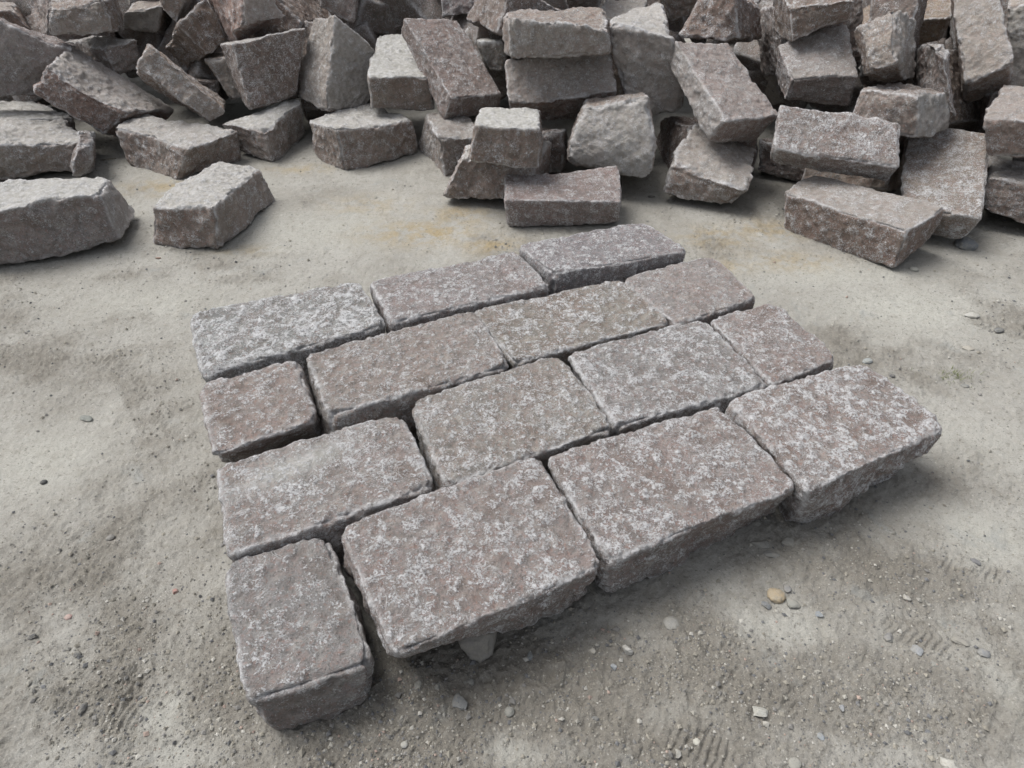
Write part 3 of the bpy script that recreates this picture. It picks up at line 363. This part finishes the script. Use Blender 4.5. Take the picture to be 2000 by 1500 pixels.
OCHRE = [[-0.451,3.268,0.292,0.142,1.0],[-0.278,3.484,0.167,0.129,0.8],[-0.103,3.126,0.154,0.1,0.9],[-0.8,3.617,0.228,0.137,0.5],[1.335,3.298,0.187,0.119,0.8],[1.047,3.21,0.183,0.126,0.8],[1.337,2.966,0.223,0.103,0.7],[-1.982,3.868,0.27,0.121,0.8],[-1.298,4.147,0.19,0.084,0.6],[-1.345,3.071,0.152,0.054,0.5],[1.052,2.915,0.147,0.075,0.6]]      # rusty stone-dust stains
TREAD = [[1.074,0.97,0.941,-0.339,0.292,0.11,0.019,0.8],[1.264,0.97,-0.318,-0.948,0.326,0.099,0.02,0.9],[0.446,0.687,0.881,-0.474,0.229,0.094,0.018,0.0],[-0.949,0.88,0.989,-0.146,0.32,0.082,0.015,0.6],[-0.971,0.779,0.976,-0.219,0.249,0.094,0.017,0.1],[-0.893,0.822,0.99,-0.143,0.244,0.066,0.015,0.4],[-1.62,2.173,0.961,0.276,0.248,0.11,0.023,0.5],[-1.39,1.966,0.613,-0.79,0.625,0.121,0.023,0.7],[0.983,0.779,0.976,-0.217,0.352,0.099,0.02,0.8],[2.053,2.389,0.793,-0.61,0.338,0.132,0.027,0.6],[1.3,1.2,0.913,-0.409,0.188,0.099,0.018,0.5]]      # x, y, dir x, dir y, length, width, pitch, chevron
def blobs(X, Y, Ls):
    o = np.zeros_like(X)
    for x, y, rx, ry, a in Ls: o = np.maximum(o, a * np.exp(-(((X - x) / rx) ** 2 + ((Y - y) / ry) ** 2)))
    return o
def ground_height(X, Y, full=True):
    P = np.stack([X, Y, np.zeros_like(X)], 1)
    n1 = fbm(P, 1.3, 900, 3); n2 = fbm(P, 6, 905, 3)
    loose = np.clip(blobs(X, Y, PATCH) + .12 + .2 * n1 + .3 * n2 - .9 * blobs(X, Y, HARD), 0, 1)
    h = .0025 * n1 + .0018 * n2 * (.4 + loose)
    near = np.clip(1.6 / np.maximum(Y, .3), .25, 1)
    if full:
        h = h + (.0030 * fbm(P, 30, 911, 3, .6) + .0022 * fbm(P, 95, 917, 2)) * (.5 + 1.1 * loose)
        cl = fbm(P, 17, 923, 2); h = h + .007 * sstep(.35, .9, cl) * loose
        for x, y, dx, dy, ln, wd, pt, ch in TREAD:
            s = (X - x) * dx + (Y - y) * dy; t = -(X - x) * dy + (Y - y) * dx
            tw = t + .012 * noise(P, 9, 931) ; m = sstep(ln * .5, ln * .32, np.abs(s)) * sstep(wd * .5, wd * .38, np.abs(tw))
            m = m * sstep(-.5, .3, noise(P, 13, 937))
            ph = (s + ch * np.abs(tw) + .006 * noise(P, 25, 941)) / pt * 2 * math.pi
            h = h + m * (.0026 * np.clip(np.sin(ph) * 1.6, -1, 1) - .003)
            loose = np.maximum(loose, m * .55)
    return h, loose
def soil():
    m, N, Lk, bs = new_mat('sandy_soil'); b = NB(m)
    v = N.new('ShaderNodeTexCoord').outputs['Object']
    at = N.new('ShaderNodeAttribute'); at.attribute_name = 'mk'
    sp = N.new('ShaderNodeSeparateColor'); b.lk(at.outputs['Color'], sp.inputs[0])
    loose, ochre, hard = sp.outputs
    c = b.mix(b.rng(b.noise(v, 2.2, 5, .6), .35, .65), (.266, .258, .234), (.318, .312, .287))
    c = b.mix(b.math('MULTIPLY', b.rng(b.noise(v, 7, 6, .65, .5), .5, .68), .55), c, (.237, .225, .198))
    c = b.mix(b.math('MULTIPLY', hard, .8), c, (.368, .367, .332))
    lm = b.math('ADD', loose, b.math('MULTIPLY', b.math('SUBTRACT', b.noise(v, 14, 5, .65), .5), 1.0))
    lm = b.math('ADD', lm, b.math('MULTIPLY', b.math('SUBTRACT', b.noise(v, 62, 4, .7), .5), 1.1), clamp=True)
    c = b.mix(b.rng(lm, .1, .95), c, (.203, .190, .166))
    c = b.mix(b.math('MULTIPLY', b.math('MULTIPLY', ochre, b.rng(b.noise(v, 12, 5, .7), .38, .6)), .8), c, (.30, .225, .105))
    # blue-grey stone dust smears
    c = b.mix(b.math('MULTIPLY', b.rng(b.noise(v, 5.1, 5, .6, .8), .60, .70), .5), c, (.265, .275, .265))
    # grains
    c = b.mix(b.math('MULTIPLY', b.rng(b.noise(v, 24, 6, .75), .46, .66), .25), c, (.215, .20, .165))
    c = b.mix(b.math('MULTIPLY', b.rng(b.noise(v, 31, 6, .75), .54, .70), .5), c, (.40, .395, .36))
    c = b.mix(b.math('MULTIPLY', b.rng(b.noise(v, 66, 4, .75), .59, .655), .7), c, (.11, .10, .085))
    c = b.mix(b.math('MULTIPLY', b.rng(b.noise(v, 150, 3, .7), .57, .7), .6), c, (.15, .14, .125))
    c = b.mix(b.math('MULTIPLY', b.rng(b.noise(v, 190, 2, .6), .62, .75), .55), c, (.56, .55, .52))
    c = b.mix(b.math('MULTIPLY', b.rng(b.noise(v, 380, 3, .7), .54, .68), .5), c, (.16, .15, .13))
    c = b.mix(b.math('MULTIPLY', b.rng(b.noise(v, 30, 6, .8), .55, .66), .5), c, (.17, .16, .14))
    b.lk(c, bs.inputs['Base Color']); bs.inputs['Roughness'].default_value = .93
    bs.inputs['Specular IOR Level'].default_value = .15
    h = b.math('ADD', b.noise(v, 45, 8, .76), b.math('MULTIPLY', b.noise(v, 230, 4, .65), .5))
    h = b.math('ADD', b.math('MULTIPLY', h, b.math('ADD', b.math('MULTIPLY', loose, .8), .55)), b.math('MULTIPLY', b.noise(v, 16, 6, .7), 1.2))
    bp = N.new('ShaderNodeBump'); bp.inputs['Strength'].default_value = .8; bp.inputs['Distance'].default_value = .010
    b.lk(h, bp.inputs['Height']); b.lk(bp.outputs[0], bs.inputs['Normal']); return m
ys = np.concatenate([[-60, -15, -4, -1, 0], .42 * np.exp(np.linspace(0, math.log(6.6 / .42), 640)), [7.5, 9.5, 14, 25, 50, 110]])
us = np.concatenate([[-40, -12, -4, -2, -1.35], np.linspace(-1.1, 1.1, 820), [1.35, 2, 4, 12, 40]])
UU, YY = np.meshgrid(us, ys); XX = UU * (.62 + .62 * np.clip(YY, 0, 8))
X, Y = XX.ravel(), YY.ravel()
hh, lo = ground_height(X, Y)
nu = len(us); ii = (np.arange(len(ys) - 1)[:, None] * nu + np.arange(nu - 1)[None]).ravel()
Q = np.stack([ii, ii + 1, ii + 1 + nu, ii + nu], 1)
att = np.stack([lo, np.clip(blobs(X, Y, OCHRE), 0, 1), np.clip(blobs(X, Y, HARD), 0, 1), np.ones_like(X)], 1)
put('ground', mesh_from('ground', np.stack([X, Y, hh], 1), Q, soil(), att), (0, 0, 0), 'trodden grey sandy yard floor with pale crust and darker loose soil', None, None, 'structure')
def gz(x, y):
    return float(ground_height(np.array([x]), np.array([y]), False)[0][0])

# ------------------------------------------------------------------ pebbles and chips
def pebble_mat():
    m, N, Lk, bs = new_mat('pebble'); b = NB(m)
    v = N.new('ShaderNodeTexCoord').outputs['Object']; oi = N.new('ShaderNodeObjectInfo')
    v = b.vmath('ADD', v, oi.outputs['Location'])
    c = b.mix(b.math('MULTIPLY', b.rng(b.noise(v, 60, 5, .65), .4, .65), .5), oi.outputs['Color'], (.28, .265, .225))
    c = b.mix(b.math('MULTIPLY', b.rng(b.noise(v, 300, 3, .6), .5, .7), .35), c, (.1, .1, .095))
    b.lk(c, bs.inputs['Base Color']); bs.inputs['Roughness'].default_value = .8
    bp = N.new('ShaderNodeBump'); bp.inputs['Strength'].default_value = .5; bp.inputs['Distance'].default_value = .003
    b.lk(b.noise(v, 220, 4, .7), bp.inputs['Height']); b.lk(bp.outputs[0], bs.inputs['Normal']); return m
PEB = pebble_mat()
PEBBLES = [
    (0.712, 1.093, 0.0211, 0.0193, 0.0096, (0.31, 0.25, 0.165), 'smooth ochre pebble lying on the sand in front of the patch', 'r'),
    (2.269, 3.118, 0.0438, 0.0410, 0.0295, (0.14, 0.15, 0.16), 'round dark grey cobble on the ground before the upright slab', 'r'),
    (1.905, 2.883, 0.0175, 0.0146, 0.0092, (0.3, 0.3, 0.27), 'small pale pebble touching the brown smooth-topped block', 'r'),
    (0.581, 0.777, 0.0215, 0.0156, 0.0084, (0.36, 0.36, 0.33), 'pale rounded-square rock half sunk in sand near the bottom edge', 'a'),
    (0.586, 0.749, 0.0085, 0.0083, 0.0052, (0.36, 0.35, 0.32), 'small pale chip just below the half sunk pale rock', 'a'),
    (-0.121, 0.796, 0.0163, 0.0242, 0.0076, (0.19, 0.195, 0.195), 'flat drop-shaped grey stone in the shaded sand', 'a'),
    (-0.228, 0.837, 0.0122, 0.0160, 0.0072, (0.2, 0.2, 0.185), 'larger of two dusty clods by the near block corner', 'a'),
    (-0.179, 0.837, 0.0100, 0.0136, 0.0061, (0.2, 0.2, 0.185), 'smaller of two dusty clods by the near block corner', 'a'),
    (-0.104, 0.848, 0.0145, 0.0111, 0.0040, (0.19, 0.19, 0.175), 'cracked dusty clod below the wedge stone', 'a'),
    (0.290, 0.933, 0.0116, 0.0142, 0.0115, (0.42, 0.41, 0.38), 'pale triangular chip, right one of two below the front row', 'a'),
    (0.202, 0.931, 0.0116, 0.0116, 0.0073, (0.36, 0.34, 0.3), 'pale tan chip, left one of two below the front row', 'a'),
    (0.249, 0.890, 0.0080, 0.0088, 0.0056, (0.25, 0.27, 0.29), 'blue-grey pebble below the two pale chips', 'a'),
    (0.414, 1.009, 0.0168, 0.0173, 0.0062, (0.27, 0.265, 0.245), 'dusty grey stone half buried in sand under the front row', 'r'),
    (0.045, 0.916, 0.0081, 0.0115, 0.0062, (0.2, 0.22, 0.23), 'blue-grey splinter right of the wedge stone', 'a'),
    (0.746, 1.066, 0.0184, 0.0178, 0.0080, (0.22, 0.22, 0.2), 'dusty clod at the lower right of the ochre pebble', 'a'),
    (0.679, 1.063, 0.0147, 0.0123, 0.0066, (0.15, 0.16, 0.17), 'dark slate chip at the lower left of the ochre pebble', 'a'),
    (0.747, 1.113, 0.0125, 0.0125, 0.0056, (0.18, 0.18, 0.18), 'dark chip just above right of the ochre pebble', 'a'),
    (0.808, 1.036, 0.0109, 0.0108, 0.0068, (0.2, 0.225, 0.25), 'bluish angular pebble right of the ochre pebble', 'a'),
    (1.059, 1.085, 0.0112, 0.0096, 0.0061, (0.36, 0.35, 0.32), 'pale grey chip in the tracked sand above the tread prints', 'a'),
    (0.962, 0.971, 0.0165, 0.0131, 0.0071, (0.18, 0.18, 0.18), 'dark and pale broken chip left of the tread prints', 'a'),
    (1.019, 0.934, 0.0174, 0.0155, 0.0083, (0.24, 0.25, 0.26), 'angular grey stone beside the tread prints', 'a'),
    (1.143, 0.957, 0.0234, 0.0130, 0.0059, (0.24, 0.23, 0.205), 'long dusty stone at the right end of the tread prints', 'a'),
    (1.183, 0.926, 0.0127, 0.0103, 0.0055, (0.18, 0.185, 0.19), 'dark blunt pebble right of the tread prints', 'r'),
    (1.045, 0.897, 0.0103, 0.0089, 0.0040, (0.22, 0.22, 0.2), 'flat grey chip below the tread prints', 'a'),
    (1.308, 1.201, 0.0117, 0.0116, 0.0062, (0.14, 0.14, 0.145), 'black angular chip on pale ground at the right', 'a'),
    (0.724, 1.268, 0.0294, 0.0148, 0.0060, (0.24, 0.235, 0.215), 'long flat dusty stone under the right front block', 'a'),
    (0.748, 1.229, 0.0263, 0.0131, 0.0047, (0.2, 0.2, 0.19), 'grey flake next to the long flat dusty stone', 'a'),
    (0.802, 1.272, 0.0187, 0.0149, 0.0067, (0.22, 0.215, 0.195), 'blocky clod right of the long flat dusty stone', 'a'),
    (-1.500, 1.815, 0.0243, 0.0126, 0.0080, (0.17, 0.18, 0.165), 'long dark slate splinter on the sand at the left', 'a'),
    (-1.227, 0.969, 0.0141, 0.0092, 0.0058, (0.06, 0.06, 0.06), 'black flat chip on the sand near the left edge', 'a'),
    (-1.091, 0.925, 0.0116, 0.0090, 0.0057, (0.07, 0.07, 0.07), 'black chip with a raised tip right of the flat black chip', 'a'),
    (-1.006, 0.785, 0.0076, 0.0120, 0.0076, (0.08, 0.08, 0.08), 'black oblong pebble in the lower left tread print', 'r'),
    (-1.082, 1.014, 0.0084, 0.0067, 0.0042, (0.08, 0.08, 0.08), 'tiny black chip up from the two black chips', 'a'),
    (-0.706, 0.755, 0.0085, 0.0083, 0.0060, (0.34, 0.32, 0.28), 'pale tan chip left of the nearest block', 'a'),
    (-0.915, 1.108, 0.0088, 0.0083, 0.0053, (0.3, 0.16, 0.14), 'small reddish chip near the left side of the patch', 'a'),
    (-1.165, 1.028, 0.0085, 0.0081, 0.0044, (0.36, 0.24, 0.22), 'small pinkish pebble above the flat black chip', 'r'),
    (-0.006, 0.777, 0.0097, 0.0108, 0.0078, (0.22, 0.22, 0.2), 'grey lump in the cracked hollow below the wedge stone', 'r'),
    (-0.242, 0.702, 0.0073, 0.0069, 0.0044, (0.3, 0.3, 0.28), 'round pale grey pebble near the bottom edge', 'r'),
    (0.417, 0.710, 0.0073, 0.0069, 0.0038, (0.42, 0.41, 0.36), 'round cream pebble at the bottom edge', 'r'),
    (0.371, 0.683, 0.0093, 0.0103, 0.0056, (0.33, 0.325, 0.3), 'pale flat chip at the bottom edge left of the cream pebble', 'a'),
    (0.296, 0.755, 0.0064, 0.0071, 0.0045, (0.38, 0.37, 0.34), 'small white chip among the faint tread marks at the bottom', 'a'),
    (0.192, 0.761, 0.0086, 0.0059, 0.0037, (0.1, 0.105, 0.11), 'black sliver pebble below the pale chips', 'r'),
    (0.963, 0.663, 0.0224, 0.0158, 0.0085, (0.38, 0.37, 0.335), 'pale lumpy rock at the bottom right edge', 'a'),
    (0.701, 0.722, 0.0084, 0.0093, 0.0050, (0.2, 0.22, 0.24), 'blue-grey twin pebble in the lower right sand', 'a'),
    (0.775, 0.787, 0.0076, 0.0084, 0.0053, (0.22, 0.23, 0.24), 'lone blue-grey chip in the lower right sand', 'a'),
    (0.625, 0.664, 0.0132, 0.0113, 0.0051, (0.25, 0.245, 0.22), 'dusty grey stone at the bottom edge right of the cream pebble', 'r'),
    (0.951, 0.732, 0.0095, 0.0070, 0.0038, (0.13, 0.135, 0.14), 'dark blue chip near the lower right corner', 'a'),
    (1.300, 1.744, 0.0206, 0.0106, 0.0048, (0.2, 0.2, 0.18), 'flat grey flake against the right front block', 'a'),
    (1.388, 2.152, 0.0198, 0.0120, 0.0076, (0.26, 0.28, 0.28), 'blue-grey stone beside the back corner of the right front block', 'r'),
    (2.023, 2.369, 0.0191, 0.0128, 0.0080, (0.1, 0.105, 0.11), 'dark oval pebble in the soil bank at the right edge', 'r'),
    (1.446, 2.060, 0.0105, 0.0078, 0.0049, (0.07, 0.07, 0.075), 'tiny black pebble in the soil beside the right front block', 'r'),
    (1.964, 2.485, 0.0316, 0.0198, 0.0089, (0.36, 0.355, 0.33), 'pale flat stone in the soil bank at the right', 'a'),
    (1.831, 2.238, 0.0258, 0.0164, 0.0074, (0.34, 0.32, 0.28), 'sandy flat stone in the soil beneath the bank pebble', 'a'),
    (1.691, 1.999, 0.0138, 0.0096, 0.0052, (0.16, 0.165, 0.16), 'grey pebble right of the grass tuft', 'r'),
    (-1.486, 1.510, 0.0088, 0.0081, 0.0059, (0.06, 0.06, 0.06), 'small black pebble on pale ground at the left edge', 'r'),
    (-1.719, 2.994, 0.0157, 0.0100, 0.0045, (0.2, 0.13, 0.1), 'reddish flake in front of the lone brown-grey block', 'a'),
    (-1.171, 1.286, 0.0108, 0.0090, 0.0056, (0.16, 0.155, 0.145), 'dark pebble on the sand left of the patch', 'r'),
    (-2.564, 4.306, 0.0586, 0.0130, 0.0047, (0.1, 0.085, 0.06), 'dark dry leaf-like flake between the left blocks', 'a'),
    (0.791, 3.725, 0.0210, 0.0117, 0.0053, (0.08, 0.075, 0.07), 'black flake on the ground below the bulging block', 'a'),
]   # x, y, half length, half width, half height, colour, label, shape
for i, (x, y, rx, ry, rz, colour, label, shp) in enumerate(PEBBLES):
    rs = np.random.RandomState(700 + i); U, Q = cube_grid((11, 11, 11))
    V = U / np.linalg.norm(U, axis=1, keepdims=True) * (1 + .16 * np.abs(U).max(1, keepdims=True))
    if shp == 'a':                                        # broken chip: shave with random planes
        for k in range(11):
            nrm = rs.normal(size=3); nrm /= np.linalg.norm(nrm); dd = V @ nrm - rs.uniform(.55, .82)
            V = V - np.clip(dd, 0, None)[:, None] * nrm * .93
    V = V * (1 + .10 * noise(U + i, 2.1, i)[:, None]) + .03 * noise(U, 6, i + 50)[:, None]
    a = rs.uniform(-.5, .5); V = V * np.array([rx, ry, rz])
    V = V @ np.array([[math.cos(a), math.sin(a), 0], [-math.sin(a), math.cos(a), 0], [0, 0, 1]])
    o = put('pebble', mesh_from('pebble', V, Q, PEB), (x, y, gz(x, y) + rz * .3), label, 'pebble', 'loose pebbles and chips on the ground')
    o.color = (*colour, 1)
WEDGE = [[-0.106,0.895,-0.004],[-0.056,0.896,-0.004],[-0.096,0.965,-0.004],[-0.046,0.966,-0.004],[-0.133,0.913,0.07],[-0.038,0.923,0.07],[-0.123,0.983,0.07],[-0.028,0.993,0.07]]
V, Q, A = block_mesh(np.array(WEDGE) - np.mean(WEDGE, 0), 77, .35, .008, {}, .004, False, False)
o = put('wedge_stone', mesh_from('wedge_stone', V, Q, PEB), np.mean(WEDGE, 0), 'grey wedge stone propping up the large front block of the patch', 'wedge stone'); o.color = (.2, .19, .175, 1)

# grit: thousands of grains, one object
rs = np.random.RandomState(5)
M = 190000; gy = .45 * np.exp(rs.uniform(0, math.log(4.9 / .45), M)); gx = rs.uniform(-1, 1, M) * (.5 + .8 * gy)
gh, gl = ground_height(gx, gy, True)
base = np.array([(o.location.x + rs.normal(0, .3), o.location.y - .05 + rs.normal(0, .24)) for o in list(col.objects) if o.name.startswith('granite_block') and o.location.z < .06 for _ in range(260)])
gx, gy = np.concatenate([gx, base[:, 0]]), np.concatenate([gy, base[:, 1]]); M = len(gx)
gh, gl = ground_height(gx, gy, True)
clus = fbm(np.stack([gx, gy, gx * 0], 1), 4, 77, 3)
keep = rs.rand(M) * np.where(np.arange(M) < 190000, 1, .25) < np.clip(.045 + .24 * gl + .30 * np.clip(clus, 0, 1) * (.2 + gl), 0, 1)
gx, gy, gh = gx[keep], gy[keep], gh[keep]; M = len(gx)
oct_ = np.array([[1, 0, 0], [0, 1, 0], [-1, 0, 0], [0, -1, 0], [0, 0, 1], [0, 0, -1]], float)
of = np.array([[0, 1, 4], [1, 2, 4], [2, 3, 4], [3, 0, 4], [1, 0, 5], [2, 1, 5], [3, 2, 5], [0, 3, 5]])
r = .0011 * np.clip(gy / 1.6, 1, 1.8) + .0024 * rs.rand(M) ** 4 + .005 * rs.rand(M) ** 13
gv = oct_[None] * rs.uniform(.6, 1.4, (M, 6, 1)) * r[:, None, None] * np.array([1.15, 1, .75])
th = rs.uniform(0, 6.28, M); ct, st = np.cos(th)[:, None], np.sin(th)[:, None]
gv = np.stack([gv[..., 0] * ct - gv[..., 1] * st, gv[..., 0] * st + gv[..., 1] * ct, gv[..., 2]], -1)
gv = gv + np.stack([gx, gy, gh + r * .35], 1)[:, None]
pal = np.array([(.24, .225, .19), (.18, .175, .165), (.12, .122, .125), (.34, .33, .30), (.27, .26, .23), (.30, .235, .20)])
gc = pal[rs.choice(6, M, p=[.30, .22, .16, .13, .16, .03])] * rs.uniform(.8, 1.2, (M, 1))
gm, N, Lk, bs = new_mat('grit'); b = NB(gm); at = N.new('ShaderNodeAttribute'); at.attribute_name = 'mk'
b.lk(at.outputs['Color'], bs.inputs['Base Color']); bs.inputs['Roughness'].default_value = .9
put('gravel', mesh_from('gravel', gv.reshape(-1, 3), (of[None] + (np.arange(M) * 6)[:, None, None]).reshape(-1, 3), gm,
    np.concatenate([np.repeat(gc, 6, 0), np.ones((M * 6, 1))], 1), False), (0, 0, 0), 'fine dark and pale grit strewn over the sandy ground', None, None, 'stuff')

# a few blades of grass in the soil bank
GX, GY = 1.673, 2.058
gv, gf = [], []
for k in range(110):
    x = GX + rs.normal(0, .05); y = GY + rs.normal(0, .025); a = rs.uniform(0, 6.28); l = rs.uniform(.008, .024); w = .0011
    z = gz(x, y) - .002; dx, dy = math.cos(a), math.sin(a); n = len(gv)
    gv += [(x - dy * w, y + dx * w, z), (x + dy * w, y - dx * w, z), (x + dx * l * .35 + dy * w * .7, y + dy * l * .35 - dx * w * .7, z + l * .5), (x + dx * l * .35 - dy * w * .7, y + dy * l * .35 + dx * w * .7, z + l * .5), (x + dx * l, y + dy * l, z + l * .62)]
    gf += [(n, n + 1, n + 2), (n, n + 2, n + 3), (n + 3, n + 2, n + 4)]
gm, N, Lk, bs = new_mat('grass'); bs.inputs['Base Color'].default_value = (.13, .15, .06, 1); bs.inputs['Roughness'].default_value = .7
put('grass', mesh_from('grass', np.array(gv), np.array(gf), gm, None, False), (0, 0, 0), 'sparse short grass sprouting in the loose soil', None, None, 'stuff')
